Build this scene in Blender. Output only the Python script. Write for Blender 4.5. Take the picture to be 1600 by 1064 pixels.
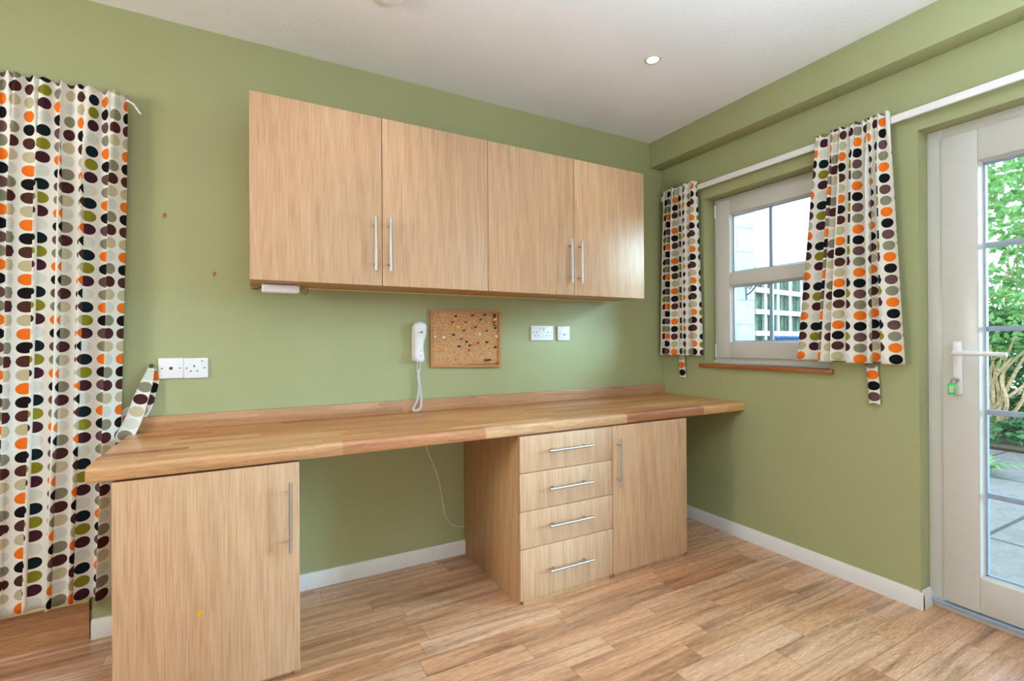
import bpy, bmesh, math, random
from mathutils import Vector, Matrix
random.seed(7)
sc = bpy.context.scene
for o in list(bpy.data.objects): bpy.data.objects.remove(o)
C = sc.collection
pi = math.pi

def s2l(c):
    return tuple(((v/255)/12.92 if v/255 <= .04045 else ((v/255+.055)/1.055)**2.4) for v in c)

# ------------------------------------------------------------------ camera
cd = bpy.data.cameras.new('camera'); cam = bpy.data.objects.new('camera', cd); C.objects.link(cam)
R3 = Matrix(((0.87899, 0.0041968, -0.4768218), (-0.4768083, -0.003853, -0.8789989), (-0.0055262, 0.9999838, -0.0013857)))
cam.matrix_world = Matrix.Translation((0, -2.3102, 1.0848)) @ R3.to_4x4()
cd.sensor_width = 36; cd.lens = 757.06/1600*36; cd.clip_start = .02
sc.camera = cam

# ------------------------------------------------------------------ view + sky
sc.view_settings.view_transform = 'Standard'; sc.view_settings.look = 'None'
sc.view_settings.gamma = 1; sc.view_settings.use_curve_mapping = False
sc.view_settings.exposure = -0.12
w = bpy.data.worlds.new('sky'); sc.world = w; w.use_nodes = True
bg = w.node_tree.nodes['Background']
bg.inputs[0].default_value = (.66, .84, 1.0, 1); bg.inputs[1].default_value = 5.6

def area(name, loc, direction, sx, sy, power, col, portal=False):
    l = bpy.data.lights.new(name, 'AREA'); l.shape = 'RECTANGLE'; l.size = sx; l.size_y = sy
    l.energy = power; l.color = col
    o = bpy.data.objects.new(name, l); C.objects.link(o); o.location = loc
    o.rotation_euler = Vector(direction).to_track_quat('-Z', 'Z').to_euler()
    if portal: l.cycles.is_portal = True
    return o
# daylight through the openings of the room, plus an added rear fill and an assumed side lamp
area('portal_door', (2.62, -1.81, 1.0), (-1, 0, 0), .9, 1.9, 1, (1, 1, 1), True)
area('portal_window', (2.62, -.68, 1.44), (-1, 0, 0), .75, .98, 1, (1, 1, 1), True)
area('portal_left_opening', (-1.2, .36, 1.08), (0, -1, 0), 1.4, 1.9, 1, (1, 1, 1), True)
area('added_rear_fill', (.1, -4.37, 1.0), (0, 1, .75), 3.0, .9, 48, (.93, .98, 1.0))  # added fill lamp on the solid rear wall, lifts ceiling and room
area('assumed_side_light', (-2.08, -1.2, 1.5), (1, .1, -.05), .45, .6, 36, (1.0, 1.0, .98))  # assumed unseen lamp before the solid left wall, where no window is built
sun = bpy.data.lights.new('hazy_sun', 'SUN'); sun.energy = 9.5; sun.angle = math.radians(26); sun.color = (.46, .78, 1.0)
so = bpy.data.objects.new('hazy_sun', sun); C.objects.link(so); so.rotation_euler = Vector((-1, .75, -.30)).to_track_quat('-Z', 'Z').to_euler()

def spot(name, loc, power):
    l = bpy.data.lights.new(name, 'SPOT'); l.energy = power; l.color = (1, .90, .78)
    l.spot_size = math.radians(140); l.spot_blend = 1.0; l.shadow_soft_size = .03
    o = bpy.data.objects.new('downlight_beam', l); C.objects.link(o); o.location = loc
def ceiling_fill(name, loc, power):
    l = bpy.data.lights.new(name, 'SPOT'); l.energy = power; l.color = (.68, .87, 1.0)
    l.spot_size = math.radians(165); l.spot_blend = .8; l.shadow_soft_size = .2
    o = bpy.data.objects.new('added_ceiling_fill', l); C.objects.link(o); o.location = loc; o.rotation_euler = (pi, 0, 0)
ceiling_fill('added_ceiling_fill', (.9, -2.55, 1.4), 265)  # added unseen lamp without a fitting, brightens the ceiling
DL = [(1.602, -.70)]
for x, y in ((1.602, -.70), (.385, -.71), (1.602, -2.1), (.385, -2.1), (-.85, -2.1), (1.602, -3.5), (.385, -3.5)):  # only the first has a fitting; the others are assumed and unseen
    spot('downlight_near' if y > -1 else 'assumed_downlight_far', (x, y, 2.337), 9)

# ------------------------------------------------------------------ node helpers
class NT:
    def __init__(s, name):
        s.m = bpy.data.materials.new(name); s.m.use_nodes = True
        s.t = s.m.node_tree; s.b = s.t.nodes['Principled BSDF']
    def n(s, typ, **k):
        nd = s.t.nodes.new(typ)
        for a, v in k.items(): setattr(nd, a, v)
        return nd
    def L(s, a, b): s.t.links.new(a, b)
    def val(s, sock, v):
        if isinstance(v, bpy.types.NodeSocket): s.L(v, sock)
        else: sock.default_value = v
    def math(s, op, a, b=0.0, c=0.0):
        nd = s.n('ShaderNodeMath', operation=op)
        s.val(nd.inputs[0], a); s.val(nd.inputs[1], b); s.val(nd.inputs[2], c)
        return nd.outputs[0]
    def comb(s, x, y, z=0.0):
        nd = s.n('ShaderNodeCombineXYZ')
        for i, v in enumerate((x, y, z)): s.val(nd.inputs[i], v)
        return nd.outputs[0]
    def sep(s, v):
        nd = s.n('ShaderNodeSeparateXYZ'); s.L(v, nd.inputs[0]); return nd.outputs
    def white(s, v):
        nd = s.n('ShaderNodeTexWhiteNoise', noise_dimensions='3D'); s.L(v, nd.inputs['Vector']); return nd.outputs['Value']
    def noise(s, v, scale, detail=3, rough=.5, dist=0):
        nd = s.n('ShaderNodeTexNoise'); s.L(v, nd.inputs['Vector'])
        nd.inputs['Scale'].default_value = scale; nd.inputs['Detail'].default_value = detail
        nd.inputs['Roughness'].default_value = rough; nd.inputs['Distortion'].default_value = dist
        return nd.outputs['Fac']
    def ramp(s, f, stops, interp='LINEAR'):
        nd = s.n('ShaderNodeValToRGB'); cr = nd.color_ramp; cr.interpolation = interp
        while len(cr.elements) < len(stops): cr.elements.new(.5)
        for e, (p, c) in zip(cr.elements, stops):
            e.position = p; e.color = (*s2l(c), 1)
        s.L(f, nd.inputs[0]); return nd.outputs['Color']
    def mix(s, f, a, b, mode='MIX'):
        nd = s.n('ShaderNodeMix', data_type='RGBA', blend_type=mode)
        s.val(nd.inputs[0], f)
        for i, v in ((6, a), (7, b)):
            if isinstance(v, bpy.types.NodeSocket): s.L(v, nd.inputs[i])
            else: nd.inputs[i].default_value = (*s2l(v), 1)
        return nd.outputs[2]
    def bump(s, h, strength=.2, dist=.002):
        nd = s.n('ShaderNodeBump'); s.L(h, nd.inputs['Height'])
        nd.inputs['Strength'].default_value = strength; nd.inputs['Distance'].default_value = dist
        s.L(nd.outputs[0], s.b.inputs['Normal'])
    def pos(s): return s.n('ShaderNodeNewGeometry').outputs['Position']
    def oc(s): return s.n('ShaderNodeTexCoord').outputs['Object']
    def setb(s, col=None, rough=None, metal=None, spec=None):
        if col is not None: s.val(s.b.inputs['Base Color'], (*s2l(col), 1) if isinstance(col, tuple) else col)
        if rough is not None: s.val(s.b.inputs['Roughness'], rough)
        if metal is not None: s.b.inputs['Metallic'].default_value = metal
        if spec is not None: s.b.inputs['Specular IOR Level'].default_value = spec
        return s.m

def plain(name, col, rough=.5, metal=0, spec=.5, var=.06, scale=30, bump=0):
    t = NT(name); f = t.noise(t.pos(), scale, 4, .6)
    d = tuple(max(0, c*(1-var)) for c in col); l = tuple(min(255, c*(1+var)) for c in col)
    t.setb(t.ramp(f, [(.3, d), (.7, l)]), rough, metal, spec)
    if bump: t.bump(f, bump, .001)
    return t.m

def planks(name, al, ac, width, length, cols, phase=0.0, rough=.45, seam=.55, grain=.35, gs=1.0, seed=0, seamw=.02, bump=.15, blocks=None):
    """strips of wood: al/ac = world axes along and across"""
    t = NT(name); p = t.sep(t.pos()); a, c = p[al], p[ac]
    r = t.math('DIVIDE', t.math('SUBTRACT', c, phase), width); row = t.math('FLOOR', r); fr = t.math('FRACT', r)
    rnd = t.white(t.comb(row, float(seed)+.5, 3.3))
    q = t.math('ADD', t.math('DIVIDE', a, length), t.math('MULTIPLY', rnd, 7.3)); cell = t.math('FLOOR', q); fq = t.math('FRACT', q)
    h = t.white(t.comb(row, cell, float(seed)))
    base = t.ramp(h, [(i/(len(cols)-1), k) for i, k in enumerate(cols)])
    if blocks:
        fq = .5
        base = t.ramp(t.math('DIVIDE', t.math('ADD', a, .4), 2.8), [((x_+.4)/2.8, k) for x_, k in blocks], 'CONSTANT')
    off = t.math('MULTIPLY', h, 37.0)
    gv = t.comb(t.math('MULTIPLY', a, 3.0*gs), t.math('ADD', t.math('MULTIPLY', c, 42.0*gs), off), t.math('ADD', t.math('MULTIPLY', p[3-al-ac], 42*gs), off))
    g = t.noise(gv, 1.0, 5, .62, .6)
    fine = t.noise(t.comb(t.math('MULTIPLY', a, 28.0), t.math('MULTIPLY', c, 420.0), t.math('MULTIPLY', p[3-al-ac], 420)), 1.0, 2, .5)
    gg = t.ramp(g, [(.25, (96, 80, 66)), (.45, (208, 200, 194)), (.6, (250, 250, 250)), (.78, (190, 180, 170))])
    col = t.mix(grain, base, gg, 'MULTIPLY')
    ff = t.ramp(fine, [(.3, (175, 165, 155)), (.6, (255, 255, 255))])
    col = t.mix(grain*.8, col, ff, 'MULTIPLY')
    e1 = t.math('LESS_THAN', fr, seamw); e2 = t.math('LESS_THAN', fq, seamw*width/length)
    e = t.math('MULTIPLY', t.math('MAXIMUM', e1, e2), seam)
    dark = t.mix(1.0, col, (120, 85, 60), 'MULTIPLY')
    col = t.mix(e, col, dark)
    t.setb(col, rough)
    if bump: t.bump(t.math('SUBTRACT', fine, t.math('MULTIPLY', e, 1.0)), bump, .0008)
    return t.m

def oak(name, light, dark, ax=2, rough=.5):
    """fine straight grained laminate, grain runs along ax (object space, shifted for each panel)"""
    t = NT(name); p = t.sep(t.pos()); oi = t.n('ShaderNodeObjectInfo').outputs['Random']
    o = t.math('MULTIPLY', oi, 31.0)
    sc3 = [150.0, 150.0, 150.0]; sc3[ax] = 1.3
    v = t.comb(*[t.math('ADD', t.math('MULTIPLY', p[i], sc3[i]), o) for i in range(3)])
    f1 = t.noise(v, 1.0, 4, .65, .35)
    sc4 = [7.0, 7.0, 7.0]; sc4[ax] = .35
    v2 = t.comb(*[t.math('ADD', t.math('MULTIPLY', p[i], sc4[i]), o) for i in range(3)])
    f2 = t.noise(v2, 1.0, 3, .5, 1.2)
    sc5 = [330.0]*3; sc5[ax] = 7.0
    v3 = t.comb(*[t.math('ADD', t.math('MULTIPLY', p[i], sc5[i]), o) for i in range(3)])
    f3 = t.noise(v3, 1.0, 2, .5)
    wv = t.n('ShaderNodeTexWave', wave_type='BANDS', bands_direction='DIAGONAL')
    t.L(t.comb(*[t.math('MULTIPLY', p[i], 1.0 if i != ax else .10) for i in range(3)]), wv.inputs['Vector'])
    wv.inputs['Scale'].default_value = 10; wv.inputs['Distortion'].default_value = 5; wv.inputs['Detail'].default_value = 2
    wv.inputs['Detail Scale'].default_value = .6
    t.L(t.math('MULTIPLY', oi, 40.0), wv.inputs['Phase Offset'])
    f = t.math('ADD', t.math('MULTIPLY', f1, .40), t.math('ADD', t.math('MULTIPLY', f2, .35), t.math('MULTIPLY', wv.outputs['Fac'], .12)))
    c = t.ramp(f, [(.22, dark), (.66, light)])
    c = t.mix(.38, c, t.ramp(f3, [(.32, (170, 148, 128)), (.58, (255, 255, 255))]), 'MULTIPLY')
    t.setb(c, rough); t.bump(f3, .06, .0005)
    return t.m

M = {}
t = NT('wall_paint'); f = t.noise(t.pos(), 2.2, 4, .5); g = t.noise(t.pos(), 260, 3, .6)
t.setb(t.ramp(f, [(.3, (160, 163, 118)), (.7, (165, 168, 123))]), .55, spec=.35); t.bump(g, .10, .0008); M['wall'] = t.m
t = NT('ceiling_paint'); f = t.noise(t.pos(), 3, 3, .5); g = t.noise(t.pos(), 90, 5, .65)
t.setb(t.ramp(f, [(.3, (236, 236, 238)), (.7, (241, 241, 243))]), .8, spec=.2); t.bump(g, .6, .004); M['ceil'] = t.m
M['floor'] = planks('oak_strip_floor', 0, 1, .0925, .56, [(206, 152, 112), (238, 190, 152), (220, 168, 128), (244, 202, 168), (228, 176, 136), (238, 194, 158)], phase=-1.445, rough=.30, grain=.85, gs=.55, seed=3, seamw=.025, bump=.22)
M['floor'].node_tree.nodes['Principled BSDF'].inputs['Specular IOR Level'].default_value = .75
M['worktop'] = planks('butcher_block_laminate', 0, 1, .0475, .47, [(212, 146, 90), (226, 168, 110), (198, 130, 76), (238, 188, 134), (220, 156, 98), (176, 108, 60), (234, 178, 122)], phase=-.5455, rough=.34, seam=.22, grain=.5, seed=5, bump=.03)
M['nose'] = planks('butcher_block_edge', 0, 1, .0475, .47, [(206, 150, 98), (220, 170, 118)], phase=-.5455, rough=.34, seam=.2, grain=.5, seed=5, bump=.03,
    blocks=[(-.4, (214, 166, 118)), (.277, (200, 140, 98)), (.808, (222, 178, 134)), (1.529, (188, 128, 92)), (2.044, (222, 172, 118))])
M['upstand'] = planks('butcher_block_upstand', 0, 2, .030, .50, [(188, 140, 100), (204, 160, 120), (182, 134, 96), (196, 148, 108)], phase=.745, rough=.3, seam=.25, grain=.35, seed=9, bump=.03)
M['riser'] = planks('oak_step_riser', 0, 2, .0925, .6, [(176, 122, 82), (196, 146, 104), (186, 134, 94)], phase=-.03, rough=.45, grain=.6, gs=.8, seed=4)
M['oak'] = oak('light_oak_front', (217, 182, 147), (199, 158, 121))
M['oak_side_shaded'] = oak('light_oak_shaded_side', (212, 172, 128), (190, 148, 104))  # same oak as the fronts, side shade darkened into its colour
M['oak_h_shaded'] = oak('light_oak_shaded_underside', (196, 158, 108), (170, 130, 80), ax=0)  # oak again, with the shade below the cabinets put into its colour
M['frame_wood'] = oak('beech_frame', (204, 142, 84), (180, 114, 60), ax=0)
M['sillwood'] = oak('stained_sill_wood', (176, 108, 58), (138, 78, 38), ax=1, rough=.35)
M['brass'] = plain('pale_pine_edging', (226, 200, 128), .4)
M['white'] = plain('white_upvc', (206, 204, 198), .28, var=.01)
M['gloss'] = plain('white_gloss_paint', (226, 226, 224), .35, var=.015, scale=12)
M['plastic'] = plain('white_moulded_plastic', (232, 232, 236), .3, var=.01)
M['rail'] = plain('white_rail_paint', (236, 234, 234), .4, var=.01)
M['steel'] = plain('brushed_steel', (192, 190, 186), .42, metal=1, var=.05, scale=200)
M['screw'] = plain('dark_screw_metal', (90, 84, 74), .4, metal=.8)
M['black'] = plain('black_plastic', (16, 16, 18), .5)
M['grey'] = plain('grey_gasket', (150, 166, 186), .4, var=.02)
M['wire'] = plain('dark_wire', (70, 50, 30), .5)
M['cable'] = plain('cream_cable', (222, 214, 190), .5)
M['mark'] = plain('yellow_stain', (220, 160, 40), .6)
M['hole'] = plain('bare_plaster_plug', (150, 104, 56), .8, var=.3, scale=300)
M['keytag'] = plain('green_tag_plastic', (40, 205, 80), .3, var=.03)
M['paper'] = plain('tag_paper', (196, 206, 196), .6)
for k, c in dict(red=(190, 40, 30), green=(40, 80, 50), blue=(50, 70, 140), black=(24, 24, 24), white=(235, 235, 225), yellow=(225, 205, 50), brown=(90, 60, 30)).items():
    M['pin_'+k] = plain('pin_'+k+'_plastic', c, .3)
t = NT('cork'); v = t.n('ShaderNodeTexVoronoi'); t.L(t.pos(), v.inputs['Vector']); v.inputs['Scale'].default_value = 330
r = t.n('ShaderNodeSeparateColor'); t.L(v.outputs['Color'], r.inputs[0])
t.setb(t.ramp(r.outputs[0], [(0, (150, 96, 52)), (.3, (186, 134, 84)), (.75, (206, 158, 108)), (1, (224, 184, 138))]), .85); t.bump(r.outputs[1], .4, .001); M['cork'] = t.m
t = NT('clear_glass'); tr = t.n('ShaderNodeBsdfTransparent'); gl = t.n('ShaderNodeBsdfGlossy'); gl.inputs['Roughness'].default_value = .02
tr.inputs[0].default_value = (.95, .98, .98, 1)
fr = t.n('ShaderNodeFresnel'); fr.inputs[0].default_value = 1.3; mx = t.n('ShaderNodeMixShader')
t.L(fr.outputs[0], mx.inputs[0]); t.L(tr.outputs[0], mx.inputs[1]); t.L(gl.outputs[0], mx.inputs[2])
t.L(mx.outputs[0], t.t.nodes['Material Output'].inputs[0]); M['glass'] = t.m
t = NT('lamp_glow'); t.b.inputs['Emission Color'].default_value = (1, .95, .85, 1); t.b.inputs['Emission Strength'].default_value = 9; M['lamp'] = t.m

# dotted curtain cloth: rows and columns of ovals in repeating colour runs
PU, PV = .058, .0468
def dotted():
    t = NT('dotted_cotton'); uv = t.sep(t.n('ShaderNodeUVMap').outputs[0])
    x = t.math('DIVIDE', uv[0], PU); y = t.math('DIVIDE', uv[1], PV)
    col = t.math('FLOOR', x); fx = t.math('SUBTRACT', t.math('FRACT', x), .5)
    r1 = t.white(t.comb(col, 1.7, 0.0)); r2 = t.white(t.comb(col, 9.1, 2.0)); r3 = t.white(t.comb(col, 4.4, 8.0))
    y = t.math('ADD', y, t.math('MULTIPLY', r3, .12))
    row = t.math('FLOOR', y); fy = t.math('SUBTRACT', t.math('FRACT', y), .5)
    # slightly squared ovals
    ex = t.math('POWER', t.math('ABSOLUTE', t.math('MULTIPLY', fx, PU/.0232)), 2.1)
    ey = t.math('POWER', t.math('ABSOLUTE', t.math('MULTIPLY', fy, PV/.0196)), 2.1)
    inside = t.math('LESS_THAN', t.math('ADD', ex, ey), 1.0)
    typ = t.math('MODULO', t.math('ADD', col, 400.0), 4.0)
    sh = t.math('FLOOR', t.math('MULTIPLY', r2, 4))
    k = t.math('MODULO', t.math('ADD', t.math('ADD', row, 400.0), sh), 4.0)
    idx = t.math('DIVIDE', t.math('ADD', t.math('ADD', t.math('MULTIPLY', typ, 4.0), k), .5), 16.0)
    P = [(18, 20, 26), (238, 120, 30), (136, 134, 112), (104, 76, 76),
         (74, 38, 38), (138, 134, 112), (214, 216, 206), (198, 186, 154),
         (232, 116, 30), (190, 180, 146), (80, 46, 40), (26, 16, 20),
         (136, 132, 34), (16, 32, 36), (216, 218, 208), (66, 32, 44)]
    c = t.ramp(idx, [(i/16, p) for i, p in enumerate(P)], 'CONSTANT')
    base = t.mix(inside, (236, 233, 224), c)
    wv = t.noise(t.comb(t.math('MULTIPLY', uv[0], 900), t.math('MULTIPLY', uv[1], 900)), 1.0, 1)
    t.setb(base, .85, spec=.15); t.bump(wv, .08, .0004)
    tl = t.n('ShaderNodeBsdfTranslucent'); t.L(base, tl.inputs[0]); mx = t.n('ShaderNodeMixShader'); mx.inputs[0].default_value = .12
    t.L(t.b.outputs[0], mx.inputs[1]); t.L(tl.outputs[0], mx.inputs[2]); t.L(mx.outputs[0], t.t.nodes['Material Output'].inputs[0])
    return t.m
M['cloth'] = dotted()

# outdoors
def slabs():
    t = NT('stone_paving'); p = t.sep(t.pos())
    ry = t.math('DIVIDE', t.math('ADD', p[1], 1.083), .8); row = t.math('FLOOR', ry)
    rx = t.math('ADD', t.math('DIVIDE', t.math('SUBTRACT', p[0], 3.93), 1.75), t.math('MULTIPLY', t.math('MODULO', t.math('ADD', row, 10.0), 2.0), .0)); cell = t.math('FLOOR', rx)
    e = t.math('MAXIMUM', t.math('LESS_THAN', t.math('ABSOLUTE', t.math('SUBTRACT', t.math('FRACT', t.math('ADD', ry, .5)), .5)), .016),
               t.math('LESS_THAN', t.math('ABSOLUTE', t.math('SUBTRACT', t.math('FRACT', t.math('ADD', rx, .5)), .5)), .007))
    h = t.white(t.comb(row, cell, 1.0)); f = t.noise(t.pos(), 9, 6, .7); f2 = t.noise(t.pos(), 90, 3, .6)
    c = t.ramp(t.math('ADD', t.math('MULTIPLY', f, .8), t.math('MULTIPLY', h, .2)), [(.3, (100, 96, 96)), (.7, (134, 128, 122))])
    c = t.mix(.5, c, t.ramp(f2, [(.35, (190, 190, 190)), (.65, (255, 255, 255))]), 'MULTIPLY')
    c = t.mix(e, c, (60, 62, 56)); t.setb(c, .85); t.bump(f2, .4, .004); return t.m
M['slab'] = slabs()
def blocks():
    t = NT('painted_block'); p = t.sep(t.pos()); rz = t.math('DIVIDE', t.math('SUBTRACT', p[2], 1.009), .2); row = t.math('FLOOR', rz)
    rx = t.math('ADD', t.math('DIVIDE', p[0], .44), t.math('MULTIPLY', t.math('MODULO', t.math('ADD', row, 20.0), 2.0), .5))
    e = t.math('MAXIMUM', t.math('LESS_THAN', t.math('FRACT', rz), .05), t.math('LESS_THAN', t.math('FRACT', rx), .02))
    f = t.noise(t.pos(), 22, 5, .7)
    c = t.ramp(f, [(.3, (150, 146, 140)), (.6, (172, 169, 164))]); c = t.mix(t.math('MULTIPLY', e, .6), c, (110, 104, 96)); t.setb(c, .9); t.bump(t.math('SUBTRACT', f, e), .5, .006); return t.m
M['block'] = blocks()
M['trellis'] = plain('white_trellis_paint', (190, 190, 188), .6)
M['board'] = plain('green_weathered_board', (84, 100, 82), .8, var=.25, scale=18)
M['iron'] = plain('dark_iron', (60, 62, 74), .5)
M['bin'] = plain('dark_bin_plastic', (70, 76, 86), .5)
M['binlid'] = plain('blue_lid_plastic', (78, 112, 168), .4)
def leafmat(name, a, b):
    t = NT(name); f = t.noise(t.pos(), 14, 4, .7)
    c = t.ramp(f, [(.3, a), (.68, b)]); t.setb(c, .5)
    tl = t.n('ShaderNodeBsdfTranslucent'); t.L(c, tl.inputs[0]); mx = t.n('ShaderNodeMixShader'); mx.inputs[0].default_value = .35
    t.L(t.b.outputs[0], mx.inputs[1]); t.L(tl.outputs[0], mx.inputs[2]); t.L(mx.outputs[0], t.t.nodes['Material Output'].inputs[0]); return t.m
M['leaf'] = leafmat('bright_leaf', (66, 120, 56), (150, 190, 112))
M['leaf_dark'] = leafmat('dark_leaf', (38, 84, 44), (96, 144, 84))
M['ivy'] = leafmat('ivy_leaf', (42, 96, 56), (112, 156, 104))
M['bark'] = plain('tan_stem_bark', (186, 158, 118), .8, var=.15, scale=25)
M['soil'] = plain('garden_soil', (72, 60, 44), .95, var=.2)

# ------------------------------------------------------------------ mesh helpers
def nb(): return bmesh.new()
def box(bm, x0, x1, y0, y1, z0, z1, bev=0, seg=2):
    x0, x1 = sorted((x0, x1)); y0, y1 = sorted((y0, y1)); z0, z1 = sorted((z0, z1))
    r = bmesh.ops.create_cube(bm, size=1)['verts']
    for v in r: v.co = Vector(((x0+x1)/2+v.co.x*(x1-x0), (y0+y1)/2+v.co.y*(y1-y0), (z0+z1)/2+v.co.z*(z1-z0)))
    if bev:
        es = list({e for v in r for e in v.link_edges})
        bmesh.ops.bevel(bm, geom=es, offset=bev, segments=seg, affect='EDGES', profile=.5)
    return bm
def frames(path):
    n = len(path); out = []; up = None
    for i in range(n):
        d = (path[min(i+1, n-1)]-path[max(i-1, 0)]).normalized()
        if up is None: up = Vector((0, 0, 1)) if abs(d.z) < .9 else Vector((1, 0, 0))
        s = d.cross(up)
        s = s.normalized() if s.length > 1e-6 else Vector((1, 0, 0)); up = s.cross(d).normalized(); out.append((s, up))
    return out
def tube(bm, path, r, seg=10, cap=True):
    path = [Vector(p) for p in path]; fr = frames(path); rings = []
    for i, p in enumerate(path):
        rr = r[i] if isinstance(r, (list, tuple)) else r
        s, u = fr[i]
        rings.append([bm.verts.new(p+s*math.cos(a)*rr+u*math.sin(a)*rr) for a in [2*pi*k/seg for k in range(seg)]])
    for a, b in zip(rings, rings[1:]):
        for k in range(seg): bm.faces.new((a[k], a[(k+1) % seg], b[(k+1) % seg], b[k]))
    if cap: bm.faces.new(rings[0][::-1]); bm.faces.new(rings[-1])
    return bm
def lathe(bm, prof, c, axis='z', seg=24):
    """prof: (radius, height) from the wall/ceiling outward; axis direction vector"""
    ax = {'z': (Vector((1, 0, 0)), Vector((0, 1, 0)), Vector((0, 0, 1))), '-y': (Vector((1, 0, 0)), Vector((0, 0, 1)), Vector((0, -1, 0))),
          '-z': (Vector((1, 0, 0)), Vector((0, 1, 0)), Vector((0, 0, -1))), '-x': (Vector((0, 1, 0)), Vector((0, 0, 1)), Vector((-1, 0, 0)))}[axis]
    c = Vector(c); rings = []
    for r, h in prof:
        rings.append([bm.verts.new(c+ax[0]*math.cos(a)*max(r, 1e-5)+ax[1]*math.sin(a)*max(r, 1e-5)+ax[2]*h) for a in [2*pi*k/seg for k in range(seg)]])
    for a, b in zip(rings, rings[1:]):
        for k in range(seg): bm.faces.new((a[k], a[(k+1) % seg], b[(k+1) % seg], b[k]))
    bm.faces.new(rings[0]); bm.faces.new(rings[-1])
    return bm
def prism(bm, poly, axis, a0, a1, bev=0):
    """poly in the two other axes (in xyz order), extruded along axis"""
    def P(u, v, a):
        l = [u, v]; l.insert(axis, a); return Vector(l)
    A = [bm.verts.new(P(u, v, a0)) for u, v in poly]; B = [bm.verts.new(P(u, v, a1)) for u, v in poly]; n = len(poly)
    for k in range(n): bm.faces.new((A[k], A[(k+1) % n], B[(k+1) % n], B[k]))
    bm.faces.new(A[::-1]); bm.faces.new(B)
    return bm
def smooth_by_angle(me, ang=35):
    for p in me.polygons: p.use_smooth = True
    try: me.set_sharp_from_angle(angle=math.radians(ang))
    except Exception: pass
def obj(name, bm, mat, parent=None, smooth=True, base=None, label=None):
    bmesh.ops.recalc_face_normals(bm, faces=bm.faces)
    loc = Vector(base) if base is not None else (parent['_w'] and Vector(parent['_w']) if parent is not None and '_w' in parent else Vector((0, 0, 0)))
    if parent is None and base is None:
        cs = [v.co for v in bm.verts]
        loc = Vector(((min(c.x for c in cs)+max(c.x for c in cs))/2, (min(c.y for c in cs)+max(c.y for c in cs))/2, min(c.z for c in cs)))
    for v in bm.verts: v.co -= loc
    me = bpy.data.meshes.new(name); bm.to_mesh(me); bm.free()
    if smooth: smooth_by_angle(me)
    me.materials.append(M[mat] if isinstance(mat, str) else mat)
    o = bpy.data.objects.new(name, me); C.objects.link(o)
    if parent is not None: o.parent = parent; o.location = loc-Vector(parent['_w'])
    else: o.location = loc
    o['_w'] = tuple(loc)
    if label: o['label'] = label
    return o
def empty(name, loc):
    o = bpy.data.objects.new(name, None); C.objects.link(o); o.location = loc; o.empty_display_size = .05; o['_w'] = tuple(loc); return o
def tag(o, label, cat, group=None):
    o['label'] = label; o['category'] = cat
    if group: o['group'] = group
    return o
def struct(name, bm, mat, label=None, smooth=True):
    o = obj(name, bm, mat, smooth=smooth); o['kind'] = 'structure'
    if label: o['label'] = label
    return o

XR = 2.372; HC = 2.35
# ------------------------------------------------------------------ the room
struct('floor', box(nb(), -2.1, 2.63, -4.4, .30, -.04, 0), 'floor', 'oak strip flooring running along the cabinet wall')
struct('ceiling', box(nb(), -2.2, 2.63, -4.5, .4, HC, HC+.1), 'ceil', 'white textured ceiling')
# back wall with the tall curtained opening at its left
b = nb()
box(b, -.513, 2.63, 0, .30, 0, HC); box(b, -1.95, -.513, 0, .30, 1.94, HC); box(b, -2.2, -1.95, 0, .30, 0, HC)
box(b, -1.95, -.513, .012, .30, 0, .10)
struct('wall_back', b, 'wall', 'green painted wall behind the cabinets', smooth=False)
# right wall with window and door openings
b = nb(); X2 = 2.63
WY0, WY1, WZ0, WZ1 = -.332, -1.032, .93, 1.92
DY0, DY1, DZ1 = -1.376, -2.25, 1.925
box(b, XR, X2, WY0, 0, 0, HC); box(b, XR, X2, WY1, WY0, 0, WZ0); box(b, XR, X2, WY1, WY0, WZ1, HC)
box(b, XR, X2, DY0, WY1, 0, HC); box(b, XR, X2, DY1, DY0, DZ1, HC); box(b, XR, X2, -4.4, DY1, 0, HC)
struct('wall_right', b, 'wall', 'green painted wall with the window and the glazed door', smooth=False)
struct('trim_1', box(nb(), 2.2654, XR, -4.4, 0, 2.19, HC, .004), 'wall', 'green boxed-in beam along the top of the right wall')
# walls behind the camera
b = nb()
box(b, -2.2, -2.1, -4.4, .3, 0, HC)
struct('wall_left', b, 'wall', smooth=False)
b = nb()
box(b, -2.2, 2.63, -4.5, -4.4, 0, HC)
struct('wall_front', b, 'gloss', smooth=False)

# baseboards
def skirt_back(x0, x1): return prism(nb(), [(0, 0), (-.016, 0), (-.016, .060), (-.010, .070), (0, .070)], 0, x0, x1)
struct('baseboard_back', skirt_back(.148, .968), 'gloss', 'white baseboard under the desk')
struct('baseboard_back_left', skirt_back(-.513, -.345), 'gloss', 'short white baseboard left of the left cabinet')
b = prism(nb(), [(XR, 0), (XR-.016, 0), (XR-.016, .052), (XR-.008, .070), (XR, .070)], 1, -1.376-.014, 0)
prism(b, [(-1.376, 0), (-1.376-.014, 0), (-1.376-.014, .052), (-1.376-.006, .070), (-1.376, .070)], 0, XR-.010, 2.446)
struct('baseboard_right', b, 'gloss', 'white baseboard along the right wall, returning at the door')
struct('baseboard_far_right', prism(nb(), [(XR, 0), (XR-.016, 0), (XR-.016, .052), (XR-.008, .070), (XR, .070)], 1, -4.4, -2.25), 'gloss')

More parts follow.
